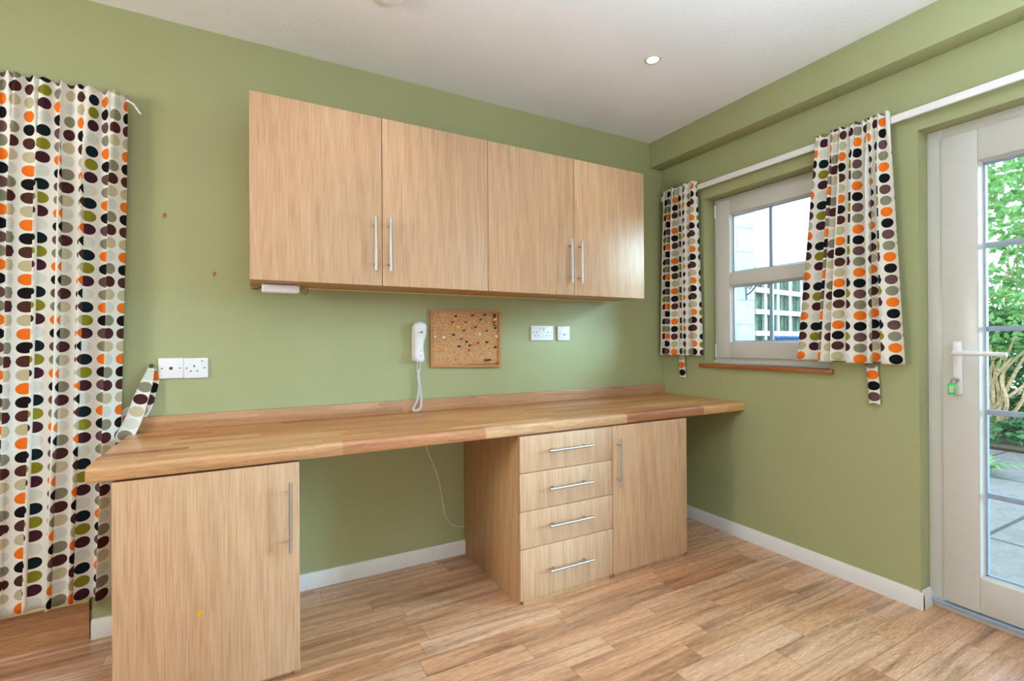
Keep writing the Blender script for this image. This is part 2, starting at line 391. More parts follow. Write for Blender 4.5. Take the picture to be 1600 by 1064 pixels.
# step riser and raised sill of the opening behind the long curtain
struct('trim_2', box(nb(), -1.95, -.520, -.004, .012, 0, .138), 'riser', 'oak plank step below the long dotted curtain')
struct('trim_3', box(nb(), -1.95, -.520, -.008, .022, .138, .146, .002), 'brass', 'pale yellow edging strip on top of the oak step')
struct('trim_4', box(nb(), -1.95, -.513, .022, .262, .10, .142), 'riser', 'raised oak ledge behind the long dotted curtain')
# glazed opening behind the long curtain
b = nb()
for x0, x1 in ((-1.95, -1.87), (-.60, -.513), (-1.28, -1.18)): box(b, x0, x1, .20, .26, .142, 1.94, .004)
for z0, z1 in ((.142, .23), (1.86, 1.94)): box(b, -1.88, -.59, .20, .26, z0, z1, .004)
wn = obj('window_2', b, 'white', base=(-1.2, .2, .142)); wn['kind'] = 'structure'; wn['label'] = 'white framed glazing behind the long dotted curtain'
obj('glass_pane', box(nb(), -1.87, -1.28, .228, .234, .23, 1.86), 'glass', wn); obj('glass_pane', box(nb(), -1.18, -.60, .228, .234, .23, 1.86), 'glass', wn)

def sloped_bead(bm, xf, xi, ya, yb, za, zb, ins):
    """four mitred sloping faces running from the sash face in to the glass"""
    o_ = [(xf, ya, za), (xf, yb, za), (xf, yb, zb), (xf, ya, zb)]; i_ = [(xi, ya-ins, za+ins), (xi, yb+ins, za+ins), (xi, yb+ins, zb-ins), (xi, ya-ins, zb-ins)]
    k_ = [(xi, ya, za), (xi, yb, za), (xi, yb, zb), (xi, ya, zb)]
    A = [bm.verts.new(v) for v in o_]; B = [bm.verts.new(v) for v in i_]; D = [bm.verts.new(v) for v in k_]
    for q in range(4):
        r_ = (q+1) % 4
        bm.faces.new((A[q], A[r_], B[r_], B[q])); bm.faces.new((B[q], B[r_], D[r_], D[q])); bm.faces.new((D[q], D[r_], A[r_], A[q]))
    return bm
# ------------------------------------------------------------------ window
XF = XR+.08
def ring(bm, x0, x1, ya, yb, za, zb, w, wt=None, bev=.003):
    wt = wt or w
    yb, ya = min(ya, yb), max(ya, yb)
    box(bm, x0, x1, ya-w, ya, za, zb, bev); box(bm, x0, x1, yb, yb+w, za, zb, bev)
    box(bm, x0, x1, yb+w-.001, ya-w+.001, za, za+wt, bev); box(bm, x0, x1, yb+w-.001, ya-w+.001, zb-wt, zb, bev)
win = empty('window_1', (XF, -.682, .955)); win['kind'] = 'structure'; win['label'] = 'small white casement window with glazing bars, sill and right wall recess'
b = nb(); ring(b, XF+.012, XF+.07, WY0, WY1, .955, WZ1, .04, .036)
box(b, XF-.002, XF+.07, WY1, WY0, .947, .966, .002)
obj('outer_frame', b, 'white', win)
b = nb(); ring(b, XF-.006, XF+.05, WY0-.022, WY1+.022, .982, 1.900, .092, .088, .004)
box(b, XF-.006, XF+.05, WY1+.11, WY0-.11, 1.399, 1.471, .004)
sash = obj('sash', b, 'white', win)
for z0, z1 in ((1.070, 1.399), (1.471, 1.812)):
    b = nb(); y0, y1 = WY0-.114, WY1+.114
    yb, ya = y1, y0; x0, x1 = XF+.018, XF+.034; wd = .014
    box(b, x0, x1, ya-wd, ya, z0, z1, .001); box(b, x0, x1, yb, yb+wd, z0, z1, .001); box(b, x0, x1, yb, ya, z0, z0+wd*.8, .001); box(b, x0, x1, yb, ya, z1-wd*.8, z1, .001)
    yc = (y0+y1)/2; box(b, x0+.002, x1, yc-.009, yc+.009, z0, z1, .001)
    obj('glazing_bead', sloped_bead(nb(), XF-.004, XF+.0175, y0, y1, z0, z1, .008), 'white', sash)
    obj('glazing_bar', b, 'grey', sash); obj('glass_pane', box(nb(), XF+.032, XF+.038, y1, y0, z0, z1), 'glass', sash)
for z in (1.81, .985):
    b = nb(); tube(b, [(XF+.004, WY0-.013, z), (XF+.004, WY0-.013, z+.078)], .0075, 10); box(b, XF-.001, XF+.012, WY0-.026, WY0-.012, z+.006, z+.07, .002)
    obj('hinge', b, 'plastic', win)
b = nb(); box(b, XR-.020, XF+.012, -1.054, -.302, .924, .946, .004)
struct('trim_5', b, 'sillwood', 'narrow stained wooden sill under the small window')

# ------------------------------------------------------------------ glazed door
door = empty('door_1', (XF, -1.81, 0)); door['kind'] = 'structure'; door['label'] = 'white glazed garden door with horizontal glazing bars and lever handle'
b = nb(); fy0, fy1 = DY0, DY1
box(b, XF-.004, XF+.07, fy0-.052, fy0, 0, DZ1, .003); box(b, XF-.004, XF+.07, fy1, fy1+.052, 0, DZ1, .003); box(b, XF-.004, XF+.07, fy1+.05, fy0-.05, DZ1-.042, DZ1, .003)
box(b, XF-.006, XF+.07, fy1+.05, fy0-.05, 0, .022, .002)
obj('door_frame', b, 'white', door)
obj('threshold', box(nb(), XF-.022, XF+.02, fy1+.05, fy0-.006, .022, .034, .002), 'grey', door)
ly0, ly1 = fy0-.049, fy1+.049; gy0, gy1 = ly0-.112, ly1+.112; gz0, gz1 = .172, 1.762
b = nb(); x0, x1 = XF-.014, XF+.05
box(b, x0, x1, gy0, ly0, .040, 1.885, .004); box(b, x0, x1, ly1, gy1, .040, 1.885, .004)
box(b, x0, x1, gy1-.001, gy0+.001, .040, gz0, .004); box(b, x0, x1, gy1-.001, gy0+.001, gz1, 1.885, .004)
leaf = obj('door_leaf', b, 'white', door)
b = nb(); x0, x1 = XF+.014, XF+.034; wd = .014
box(b, x0, x1, gy0-wd, gy0, gz0, gz1, .001); box(b, x0, x1, gy1, gy1+wd, gz0, gz1, .001); box(b, x0, x1, gy1, gy0, gz0, gz0+wd, .001); box(b, x0, x1, gy1, gy0, gz1-wd, gz1, .001)
obj('gasket', b, 'grey', leaf); obj('glazing_bead', sloped_bead(nb(), XF-.012, XF+.0138, gy0, gy1, gz0, gz1, .008), 'white', leaf)
b = nb()
for z in (.487, .805, 1.122, 1.440): box(b, XF+.018, XF+.031, gy1+wd, gy0-wd, z-.010, z+.010, .001)
obj('glazing_bar', b, 'grey', leaf)
obj('glass_pane', box(nb(), XF+.031, XF+.037, gy1+.002, gy0-.002, gz0+.002, gz1-.002), 'glass', leaf)
b = nb(); box(b, XF-.024, XF-.013, ly0-.066, ly0-.036, .866, 1.074, .004)
hd = obj('handle_plate', b, 'plastic', leaf)
yh = ly0-.050
b = nb(); tube(b, [(XF-.02, yh, 1.030), (XF-.045, yh, 1.030), (XF-.056, yh-.004, 1.030), (XF-.060, yh-.02, 1.030), (XF-.060, yh-.05, 1.029), (XF-.058, yh-.09, 1.028), (XF-.056, yh-.152, 1.026)], [.010, .010, .0105, .0105, .0095, .0085, .0085], 12)
obj('lever', b, 'plastic', hd)
b = nb(); lathe(b, [(.0085, 0), (.0085, .006), (.007, .008)], (XF-.023, yh, .925), '-x', 16); obj('lock_cylinder', b, 'steel', hd)
# key with tag in the lock
k = empty('key', (XF-.03, yh, .925)); tag(k, 'metal key with green plastic tag hanging in the garden door lock', 'key')
b = nb(); box(b, XF-.048, XF-.031, yh-.0012, yh+.0012, .920, .930); lathe(b, [(.010, 0), (.010, .002)], (XF-.048, yh, .925), '-x', 16)
ringp = [(XF-.052+.002*math.sin(a), yh+.009*math.cos(a), .918+.010*math.sin(a)) for a in [2*pi*i/20 for i in range(21)]]
obj('key_blade', b, 'steel', k); b = nb(); tube(b, ringp, .0011, 6, False); obj('split_ring', b, 'screw', k)
b = nb(); box(b, XF-.055, XF-.051, yh-.006, yh+.018, .868, .912, .0018)
tg = obj('tag', b, 'keytag', k, label='green plastic tag'); obj('paper_insert', box(nb(), XF-.0560, XF-.0549, yh-.001, yh+.013, .876, .902), 'paper', tg)

# ------------------------------------------------------------------ bar handles
def bar_handle(parent, c, axis, length, out=.032, r=.0055):
    """round steel bar standing off the front (facing -y) on two posts"""
    x, y, z = c; b = nb()
    d = Vector((1, 0, 0)) if axis == 'x' else Vector((0, 0, 1)); c = Vector(c)
    p = c+Vector((0, -out, 0)); h = length/2
    tube(b, [p-d*h, p-d*(h-.0006), p+d*(h-.0006), p+d*h], [r*.86, r, r, r*.86], 14)
    for s in (-1, 1): tube(b, [c+d*s*(h-.032), p+d*s*(h-.032)], .0038, 10)
    return obj('bar_handle', b, 'steel', parent)

def door_panel(parent, x0, x1, yf, z0, z1, name='door'):
    return obj(name, box(nb(), x0, x1, yf, yf+.018, z0, z1, .0013), 'oak', parent)

# ------------------------------------------------------------------ wall cabinets
ZT, ZB, YC = 2.0117, 1.3173, -.2925
XS = [.003, .4865, .9722, 1.4573, 1.9335]
def wall_cabinet(xa, xm, xb, label):
    r = empty('wall_cabinet', ((xa+xb)/2, 0, ZB)); tag(r, label, 'cabinet', 'light oak wall cabinets above the desk')
    b = nb(); yb = YC+.0195
    box(b, xa+.001, xa+.019, yb, -.001, ZB+.004, ZT-.002, .0008); box(b, xb-.019, xb-.001, yb, -.001, ZB+.004, ZT-.002, .0008)
    box(b, xa+.019, xb-.019, yb, -.001, ZT-.020, ZT-.002, .0008); box(b, xa+.019, xb-.019, -.010, -.001, ZB+.022, ZT-.02)
    box(b, xa+.019, xb-.019, yb+.02, -.01, 1.65, 1.668)
    obj('carcass', b, 'oak_side_shaded', r)
    obj('bottom_panel', box(nb(), xa+.019, xb-.019, yb, -.001, ZB+.002, ZB+.020, .0008), 'oak_h_shaded', r)
    d1 = door_panel(r, xa, xm-.0014, YC, ZB, ZT); d2 = door_panel(r, xm+.0014, xb, YC, ZB, ZT)
    bar_handle(d1, (xm-.033, YC, 1.484), 'z', .222); bar_handle(d2, (xm+.027, YC, 1.484), 'z', .222)
    return r
wall_cabinet(XS[0], XS[1], XS[2]-.0012, 'light oak double wall cabinet, the left one, with the white box below')
wall_cabinet(XS[2]+.0012, XS[3], XS[4], 'light oak double wall cabinet, the right one, nearest the small window')
# LED driver and strip under the cabinets
r = empty('lighting_transformer', (.114, -.12, 1.27)); tag(r, 'white plastic lighting transformer box fixed under the left wall cabinet', 'transformer')
b = nb(); box(b, .044, .182, -.165, -.115, 1.284, 1.3175, .008, 4); obj('housing', b, 'plastic', r)
b = nb(); tube(b, [(.182, -.14, 1.300), (.195, -.135, 1.288), (.207, -.13, 1.283), (.216, -.12, 1.296), (.218, -.10, 1.3165)], .0012, 6); obj('low_voltage_wire', b, 'wire', r)
b = nb(); tube(b, [(.044, -.14, 1.305), (.030, -.12, 1.300), (.018, -.08, 1.306), (.012, -.01, 1.31)], .0022, 6); obj('mains_lead', b, 'black', r)
b = nb(); box(b, .215, 1.90, -.052, -.044, 1.3150, 1.3188)
st = obj('led_strip', b, 'brass'); tag(st, 'thin dotted LED light strip running under the wall cabinets', 'light strip')
b = nb()
for i in range(100): x = .23+i*.0166; box(b, x, x+.005, -.0505, -.0455, 1.3138, 1.3152)
o = obj('led_chips', b, 'plastic', st); o['kind'] = 'stuff'

# ------------------------------------------------------------------ worktop
WT, WB, WF, WL = .744, .700, -.592, -.3955
prof = [(-.001, WB)]; R_ = .015
prof += [(WF+.008, WB), (WF+.003, WB+.002), (WF, WB+.009)]
for i in range(9):
    a = pi/2*i/8; prof.append((WF+R_-R_*math.cos(a), WT-R_+R_*math.sin(a)))
prof += [(-.5455, WT), (-.001, WT)]
b = prism(nb(), prof, 0, WL, XR-.001)
bmesh.ops.bevel(b, geom=[e for e in b.edges if abs(e.verts[0].co.x-e.verts[1].co.x) < 1e-5 and e.verts[0].co.x < WL+.01 and len(e.link_faces) == 2 and any(abs(f.normal.x) < .5 for f in e.link_faces)], offset=.0012, segments=1, affect='EDGES')
wk = obj('worktop', b, 'worktop'); wk.data.materials.append(M['nose'])
for p_ in wk.data.polygons:
    if (wk.matrix_basis @ p_.center).y < -.5455 and abs(p_.normal.x) < .5 and not (p_.normal.z < -.5 and p_.center.y > 0): p_.material_index = 1
tag(wk, 'long wood-block effect worktop with rounded front edge along the green wall', 'worktop')
tag(obj('worktop_upstand', box(nb(), -.372, XR-.001, -.020, -.0005, WT, .803, .002), 'upstand'), 'low wood-block upstand strip behind the worktop against the wall', 'upstand')

# ------------------------------------------------------------------ base cabinets
YF = -.588; UT = .695; YB = YF+.020
# left cabinet
r = empty('base_cabinet', (-.1, -.3, 0)); tag(r, 'light oak single door cabinet under the left end of the worktop', 'cabinet', 'light oak units under the worktop')
b = nb(); xa, xb = -.340, .142
box(b, xa+.002, xa+.020, YB, -.05, .02, UT, .001); box(b, xb-.018, xb, YB, -.017, .0, UT, .001)
box(b, xa+.02, xb-.018, YB, -.05, .02, .038); box(b, xa+.02, xb-.018, YB, -.05, UT-.018, UT); box(b, xa+.02, xb-.018, -.06, -.05, .038, UT-.018)
obj('carcass', b, 'oak_side_shaded', r); obj('plinth', box(nb(), xa+.01, xb-.002, YB+.004, YB+.02, 0, .02), 'oak_side_shaded', r)
d = door_panel(r, xa, xb, YF, .020, UT)
bar_handle(d, (.113, YF, .527), 'z', .222)
b = nb(); prism(b, [(-.142, .268), (-.128, .266), (-.124, .290), (-.132, .283), (-.138, .281)], 1, YF-.0006, YF+.001); obj('yellow_stain', b, 'mark', d, label='small torn yellow sticker mark')
# right: drawer unit
UX0, UX1, UX2 = .9675, 1.4515, 1.928
r = empty('drawer_unit', (1.21, -.3, 0)); tag(r, 'light oak unit with four drawers under the middle of the worktop', 'drawer unit', 'light oak units under the worktop')
b = nb()
box(b, UX0, UX0+.018, YB, -.001, .0, UT, .001); box(b, UX1-.019, UX1-.001, YB, -.02, .0, UT, .001)
box(b, UX0+.018, UX1-.019, YB, -.02, .02, .038); box(b, UX0+.018, UX1-.019, YB, -.02, UT-.018, UT); box(b, UX0+.018, UX1-.019, -.03, -.02, .038, UT-.018)
for z in (.230, .3850, .5425): box(b, UX0+.018, UX1-.019, YB, YB+.05, z-.009, z+.009)
obj('carcass', b, 'oak_side_shaded', r); obj('plinth', box(nb(), UX0+.0185, UX1-.019, YB-.012, YB+.006, 0, .0195), 'oak_side_shaded', r)
zs = [.021, .2305, .3850, .5425, UT]
for i in range(4):
    d = door_panel(r, UX0+.001, UX1-.0012, YF, zs[i]+(.0012 if i else 0), zs[i+1]-.0012, 'drawer')
    bar_handle(d, ((UX0+UX1)/2-.004, YF, (.130, .316, .470, .629)[i]), 'x', .226)
# right: door cabinet
r = empty('base_cabinet', (1.69, -.3, 0)); tag(r, 'light oak cabinet with one door, directly right of the four drawers', 'cabinet', 'light oak units under the worktop')
b = nb()
box(b, UX1+.001, UX1+.019, YB, -.02, .0, UT, .001); box(b, UX2-.018, UX2, YB, -.02, .0, UT, .001)
box(b, UX1+.019, UX2-.018, YB, -.02, .02, .038); box(b, UX1+.019, UX2-.018, YB, -.02, UT-.018, UT); box(b, UX1+.019, UX2-.018, -.03, -.02, .038, UT-.018)
obj('carcass', b, 'oak_side_shaded', r); obj('plinth', box(nb(), UX1+.019, UX2-.0185, YB-.006, YB+.012, 0, .0195), 'oak_side_shaded', r)
d = door_panel(r, UX1+.0012, UX2, YF, .021, UT); bar_handle(d, (UX1+.026, YF, .531), 'z', .222)

# cable under the desk
b = nb(); pts = [(.760, -.004, .70), (.764, -.004, .62), (.768, -.004, .56), (.790, -.004, .50), (.822, -.004, .42), (.836, -.004, .36), (.846, -.004, .305), (.858, -.004, .235), (.872, -.004, .19), (.905, -.004, .155), (.94, -.004, .140), (.968, -.004, .134)]
def catmull(P, n=8):
    P = [Vector(p) for p in P]; P = [P[0]]+P+[P[-1]]; out = []
    for i in range(1, len(P)-2):
        for k in range(n):
            t = k/n; a, b_, c, d_ = P[i-1:i+3]
            out.append(.5*((2*b_)+(c-a)*t+(2*a-5*b_+4*c-d_)*t*t+(3*b_-a-3*c+d_)*t**3))
    return out+[P[-2]]
tube(b, catmull(pts), .0026, 8); tag(obj('cable', b, 'cable'), 'thin cream cable hanging down the wall under the worktop', 'cable')

# ------------------------------------------------------------------ sockets and plates
def plate(name, x0, x1, z0, z1, label, group=None):
    r = empty(name, ((x0+x1)/2, 0, z0)); tag(r, label, 'wall socket' if 'outlet' in name else 'wall plate', group)
    obj('faceplate', box(nb(), x0, x1, -.0095, -.0003, z0, z1, .0025, 3), 'plastic', r); return r
def screws(r, xs, z):
    for x in xs: b = nb(); lathe(b, [(.0028, 0), (.0028, .0008), (.0018, .0011)], (x, -.0092, z), '-y', 12); obj('screw', b, 'screw', r)
def pins3(r, cx, cz):
    b = nb(); box(b, cx-.002, cx+.002, -.0099, -.009, cz+.006, cz+.015); box(b, cx-.014, cx-.008, -.0099, -.009, cz-.011, cz-.007); box(b, cx+.008, cx+.014, -.0099, -.009, cz-.011, cz-.007)
    obj('pin_hole', b, 'black', r)
def rocker(r, x, z):
    b = nb(); box(b, x-.006, x+.006, -.0125, -.009, z-.010, z+.010, .0015); rk = obj('rocker_switch', b, 'plastic', r)
    obj('indicator', box(nb(), x-.003, x+.003, -.0129, -.0122, z+.005, z+.008), 'black', rk)
r = plate('aerial_outlet', -.310, -.2285, .946, 1.026, 'white aerial socket plate, left of the two plates near the long curtain')
screws(r, (-.298, -.241), .986); b = nb(); lathe(b, [(.0062, 0), (.0062, .002), (.0045, .0022), (.0045, .0012), (.002, .0012), (.002, .003)], (-.269, -.0092, .986), '-y', 18); obj('coaxial_port', b, 'screw', r)
r = plate('power_outlet', -.2275, -.146, .9445, 1.0245, 'white single switched power socket beside the aerial plate')
screws(r, (-.218, -.158), .985); pins3(r, -.193, .982); rocker(r, -.166, 1.006)
r = plate('power_outlet', 1.370, 1.514, 1.088, 1.170, 'white double power socket right of the corkboard')
screws(r, (1.381, 1.503), 1.131); pins3(r, 1.404, 1.123); pins3(r, 1.480, 1.123); rocker(r, 1.431, 1.150); rocker(r, 1.454, 1.150)
r = plate('telephone_outlet', 1.546, 1.628, 1.087, 1.168, 'white square telephone socket plate, rightmost on the green wall')
screws(r, (1.560, 1.616), 1.128); b = nb(); box(b, 1.580, 1.602, -.0105, -.009, 1.116, 1.126, .001); obj('socket_shutter', b, 'grey', r)
for x, z, l in ((-.289, 1.583, 'small brown wall plug hole in the green wall, upper of two beside the long curtain'), (-.123, 1.365, 'small brown wall plug hole in the green wall, lower one nearer the wall cabinet')):
    b = nb(); lathe(b, [(.0062, 0), (.0062, .0012), (.004, .0022), (.0015, .0012)], (x, -.0003, z), '-y', 10)
    for v in b.verts: v.co.z = z+(v.co.z-z)*1.7+(v.co.x-x)*.5
    tag(obj('wall_plug', b, 'hole'), l, 'wall plug')

# ------------------------------------------------------------------ corkboard and pins
r = empty('corkboard', (.981, 0, .955)); tag(r, 'small framed cork notice board with coloured pins on the green wall', 'notice board')
cb = nb(); box(cb, .800, 1.166, -.010, -.003, .968, 1.232); obj('cork_sheet', cb, 'cork', r)
tl, trr, brr, bl = (.787, 1.241), (1.178, 1.249), (1.176, .948), (.787, .958)
b = nb(); wd = .0135
def quadbar(p, q, pi_, qi):
    vs = [(p[0], -.0165, p[1]), (q[0], -.0165, q[1]), (qi[0], -.0165, qi[1]), (pi_[0], -.0165, pi_[1])]
    A = [b.verts.new(v) for v in vs]; B = [b.verts.new((v[0], -.0005, v[2])) for v in vs]
    for k_ in range(4): b.faces.new((A[k_], A[(k_+1) % 4], B[(k_+1) % 4], B[k_]))
    b.faces.new(A); b.faces.new(B[::-1])
itl, itr, ibr, ibl = (tl[0]+wd, tl[1]-wd), (trr[0]-wd, trr[1]-wd), (brr[0]-wd, brr[1]+wd), (bl[0]+wd, bl[1]+wd)
for a in ((tl, trr, itl, itr), (trr, brr, itr, ibr), (brr, bl, ibr, ibl), (bl, tl, ibl, itl)): quadbar(*a)
obj('frame', b, 'frame_wood', r)
PINS = [('black', 0.921, 1.213, 'at the top left of the pins on the corkboard'), ('green', 1.014, 1.219, 'at the top middle of the corkboard'), ('black', 1.082, 1.223, 'at the top of the corkboard, third along'),
 ('brown', 1.060, 1.198, 'near the top of the corkboard, the only brown one'), ('red', 0.904, 1.183, 'high on the corkboard, left of two red ones'), ('red', 0.976, 1.184, 'high on the corkboard, right of two red ones'),
 ('yellow', 0.929, 1.158, 'on the corkboard, the only yellow one'), ('blue', 1.029, 1.158, 'rightmost of the blue ones on the corkboard'), ('blue', 0.964, 1.141, 'in the middle of the blue ones on the corkboard'),
 ('black', 0.908, 1.119, 'below the yellow one on the corkboard'), ('green', 1.094, 1.139, 'right of the middle of the corkboard'), ('white', 1.051, 1.121, 'right of the centre of the corkboard'),
 ('white', 0.808, 1.109, 'at the far left edge of the corkboard'), ('white', 0.855, 1.106, 'near the left edge of the corkboard, second in'), ('blue', 0.952, 1.098, 'lowest of the blue ones on the corkboard'),
 ('black', 0.979, 1.084, 'at the centre of the corkboard below the blue ones'), ('red', 1.044, 1.078, 'right of centre of the corkboard below a white one'), ('black', 1.093, 1.080, 'right of the low red one on the corkboard'),
 ('black', 0.937, 1.060, 'lowest left of the black ones on the corkboard'), ('green', 0.996, 1.064, 'just above the lowest middle red one on the corkboard'), ('red', 0.992, 1.040, 'lowest in the middle of the corkboard'),
 ('black', 1.142, 1.054, 'alone low at the right edge of the corkboard'), ('white', 1.149, 1.111, 'halfway down the right edge of the corkboard'), ('black', 1.140, 1.224, 'topmost of the row down the right edge of the corkboard'),
 ('green', 1.139, 1.213, 'second from the top down the right edge of the corkboard'), ('white', 1.144, 1.200, 'third from the top down the right edge of the corkboard'), ('red', 1.137, 1.185, 'down the right edge of the corkboard between white and green'),
 ('green', 1.139, 1.170, 'below the red one down the right edge of the corkboard'), ('black', 1.143, 1.156, 'under the green one down the right edge of the corkboard'), ('green', 1.086, 0.986, 'left of three at the bottom right of the corkboard'),
 ('black', 1.099, 0.987, 'middle of three at the bottom right of the corkboard'), ('red', 1.113, 0.988, 'right of three at the bottom right of the corkboard')]
for c_, x, z, l in PINS:
    b = nb(); lathe(b, [(.0052, 0), (.0046, .0014), (.0028, .003), (.0028, .0092), (.0052, .012), (.0052, .014)], (x, -.0108, z), '-y', 12)
    o = obj('push_pin', b, 'pin_'+c_); tag(o, f'{c_} push pin {l}', 'push pin', 'push pins on the corkboard')

# ------------------------------------------------------------------ telephone
r = empty('telephone', (.72, 0, .98)); tag(r, 'white slimline corded telephone handset hanging on the green wall', 'telephone')
b = nb(); box(b, .694, .748, -.020, -.0004, .990, 1.165, .008, 4); obj('wall_cradle', b, 'plastic', r)
def handset():
    b = nb(); z0, z1, n, s = .980, 1.182, 34, 22; rings = []
    for i in range(n+1):
        u = i/n; z = z0+(z1-z0)*u
        wv = .0285+.004*(u-.5)*2-.0055*math.exp(-((u-.42)/.20)**2)+.002*math.exp(-((u-.85)/.12)**2)
        end = min(1, min(u, 1-u)/.13); cap = math.sqrt(max(0, 1-(1-end)**2)); wv *= max(cap, .12)
        dp = (.019+.004*math.cos((u-.5)*2*pi)*-1)*max(cap, .25); yc = -.040+.004*math.cos((u-.5)*pi*2)
        xc = .722-.0025*math.sin(u*pi*2)
        rings.append([b.verts.new((xc+wv*math.copysign(abs(math.cos(a))**.8, math.cos(a)), yc+dp*math.copysign(abs(math.sin(a))**.8, math.sin(a)), z)) for a in [2*pi*k/s for k in range(s)]])
    for a, c in zip(rings, rings[1:]):
        for k in range(s): b.faces.new((a[k], a[(k+1) % s], c[(k+1) % s], c[k]))
    b.faces.new(rings[0]); b.faces.new(rings[-1]); return b
hs = obj('handset', handset(), 'plastic', r)
b = nb(); box(b, .716, .720, -.0620, -.0535, 1.128, 1.132, .001); lathe(b, [(.0042, 0), (.0042, .0085)], (.7285, -.0535, 1.130), '-y', 12); obj('earpiece_hole', b, 'black', hs)
b = nb(); box(b, .717, .728, -.0622, -.0535, 1.015, 1.019, .0008); obj('microphone_slot', b, 'black', hs)
b = nb()
for q in ((.720, 1.042), (.729, 1.046), (.732, 1.040)): box(b, q[0]-.0012, q[0]+.0012, -.061, -.054, q[1]-.0012, q[1]+.0012)
obj('button', b, 'grey', hs)
def coil(bm, path, rc, rw, pitch):
    P = [Vector(p) for p in path]; L = [0]
    for a, c in zip(P, P[1:]): L.append(L[-1]+(c-a).length)
    n = int(L[-1]/pitch*9); out = []
    fr = frames(P); j = 0
    for i in range(n+1):
        s_ = L[-1]*i/n
        while j < len(P)-2 and L[j+1] < s_: j += 1
        t_ = (s_-L[j])/(L[j+1]-L[j]); p = P[j].lerp(P[j+1], t_); s1 = fr[j][0].lerp(fr[j+1][0], t_).normalized(); u1 = fr[j][1].lerp(fr[j+1][1], t_).normalized()
        a = 2*pi*i/9; out.append(p+(s1*math.cos(a)+u1*math.sin(a))*rc)
    tube(bm, out, rw, 5)
b = nb()
path = catmull([(.716, -.034, .950), (.722, -.030, .92), (.726, -.026, .88), (.722, -.026, .84), (.716, -.028, .81), (.704, -.032, .785), (.692, -.036, .767), (.693, -.038, .755), (.706, -.038, .7535), (.722, -.036, .757), (.731, -.034, .775), (.733, -.032, .81), (.731, -.030, .845), (.728, -.016, .88), (.724, -.013, .92), (.731, -.013, .950)], 6)
coil(b, path, .0056, .0014, .0056)
tube(b, catmull([(.716, -.0295, .950), (.713, -.034, .965), (.715, -.038, .985)], 5), .0016, 6); tube(b, catmull([(.7355, -.013, .950), (.734, -.012, .97), (.728, -.012, .995)], 5), .0016, 6)
obj('coiled_cord', b, 'plastic', r)
b = nb(); tube(b, catmull([(.744, -.014, 1.158), (.757, -.018, 1.145), (.764, -.020, 1.128), (.760, -.018, 1.105), (.750, -.014, 1.085)], 6), .0016, 6); obj('cord_loop', b, 'plastic', r)

# ------------------------------------------------------------------ curtains
def curtain(name, label, a_ax, sgn, o_ax, o_wall, top, bot, zt, zb, nf, amp, side, seed, uw, group='dotted curtains', part_cord=False, nf_top=None, skew=0.0):
    """a_ax: axis along the wall, top/bot = (start, end) along it; o_ax: axis out of the wall (towards minus)."""
    rr = random.Random(seed); ns = 260; nt = 70
    ph = [rr.uniform(0, 6.28) for _ in range(6)]; nf_top = nf_top or nf*1.7
    def P(s, t, ex=0):
        j = .16*math.sin(2*pi*s*2.3+ph[0])+.10*math.sin(2*pi*s*4.1+ph[1])
        f1 = 2*pi*(nf*s+j); f2 = 2*pi*(nf_top*s+.2*math.sin(2*pi*s*3.1+ph[2]))
        lo = min(1, t/.25); lo = lo*lo*(3-2*lo)
        wave = math.sin(f1+.35*math.sin(t*4+ph[3])); am = amp*(.62+.3*math.sin(2*pi*s*1.7+ph[4]))
        pl = math.sin(f2+ph[5])
        out = .030+amp+am*wave*(.45+.55*lo)+.007*pl*(1-lo*.8)
        env = min(1, s/.04, (1-s)/.04)
        e0 = top[0]+(bot[0]-top[0])*t**1.1; e1 = top[1]+(bot[1]-top[1])*t**1.1
        al = e0+(e1-e0)*s+sgn*side*env*math.cos(f1+.35*math.sin(t*4+ph[3])+.5)*(.3+.7*lo)
        z = zt+(zb-zt)*t+.004*math.sin(f1*.5+ph[1])*t
        if t < .001: z += .003*pl
        c = [0, 0, z]; c[a_ax] = al; c[o_ax] = o_wall-out-ex; return Vector(c)
    L = [0]
    for i in range(ns): L.append(L[-1]+(P(i/ns, .75)-P((i+1)/ns, .75)).length)
    b = nb(); uvl = b.loops.layers.uv.new('UVMap'); G = []
    # denser rows near the heading
    ts = [0, .003, .01, .018, .026]+[.026+(1-.026)*i/nt for i in range(1, nt+1)]
    for i in range(ns+1):
        col_ = []
        for t_ in ts:
            p = P(i/ns, t_)
            if .008 < t_ < .02: p[o_ax] += .0035
            col_.append(b.verts.new(p))
        G.append(col_)
    U = lambda i: uw+L[i]; V = lambda k: (zt-zb)*(1-ts[k])
    for i in range(ns):
        for k in range(len(ts)-1):
            f = b.faces.new((G[i][k], G[i][k+1], G[i+1][k+1], G[i+1][k]))
            for lp, (ii, kk) in zip(f.loops, ((i, k), (i, k+1), (i+1, k+1), (i+1, k))): lp[uvl].uv = (U(ii), V(kk))
    if L[-1] > 0: print(name, 'cloth width', round(L[-1], 2))
    o = obj(name, b, 'cloth'); tag(o, label, 'curtain', group)
    o.data.polygons.foreach_set('use_smooth', [True]*len(o.data.polygons))
    md = o.modifiers.new('thickness', 'SOLIDIFY'); md.thickness = .0014; md.offset = 0
    return o
c1 = curtain('curtain', 'long dotted curtain hanging to the step at the left of the worktop', 0, 1, 1, 0, (-1.34, -.392), (-1.36, -.435), 2.005, .165, 15, .031, .018, 11, 0.0)
c2 = curtain('curtain', 'narrow dotted curtain in the corner left of the small window', 1, -1, 0, XR, (-.055, -.318), (-.022, -.350), 2.028, .995, 6, .021, .011, 5, 2.0)
c3 = curtain('curtain', 'dotted curtain between the small window and the glazed door', 1, -1, 0, XR, (-1.012, -1.300), (-.925, -1.352), 2.025, .985, 6, .024, .013, 8, 5.0)
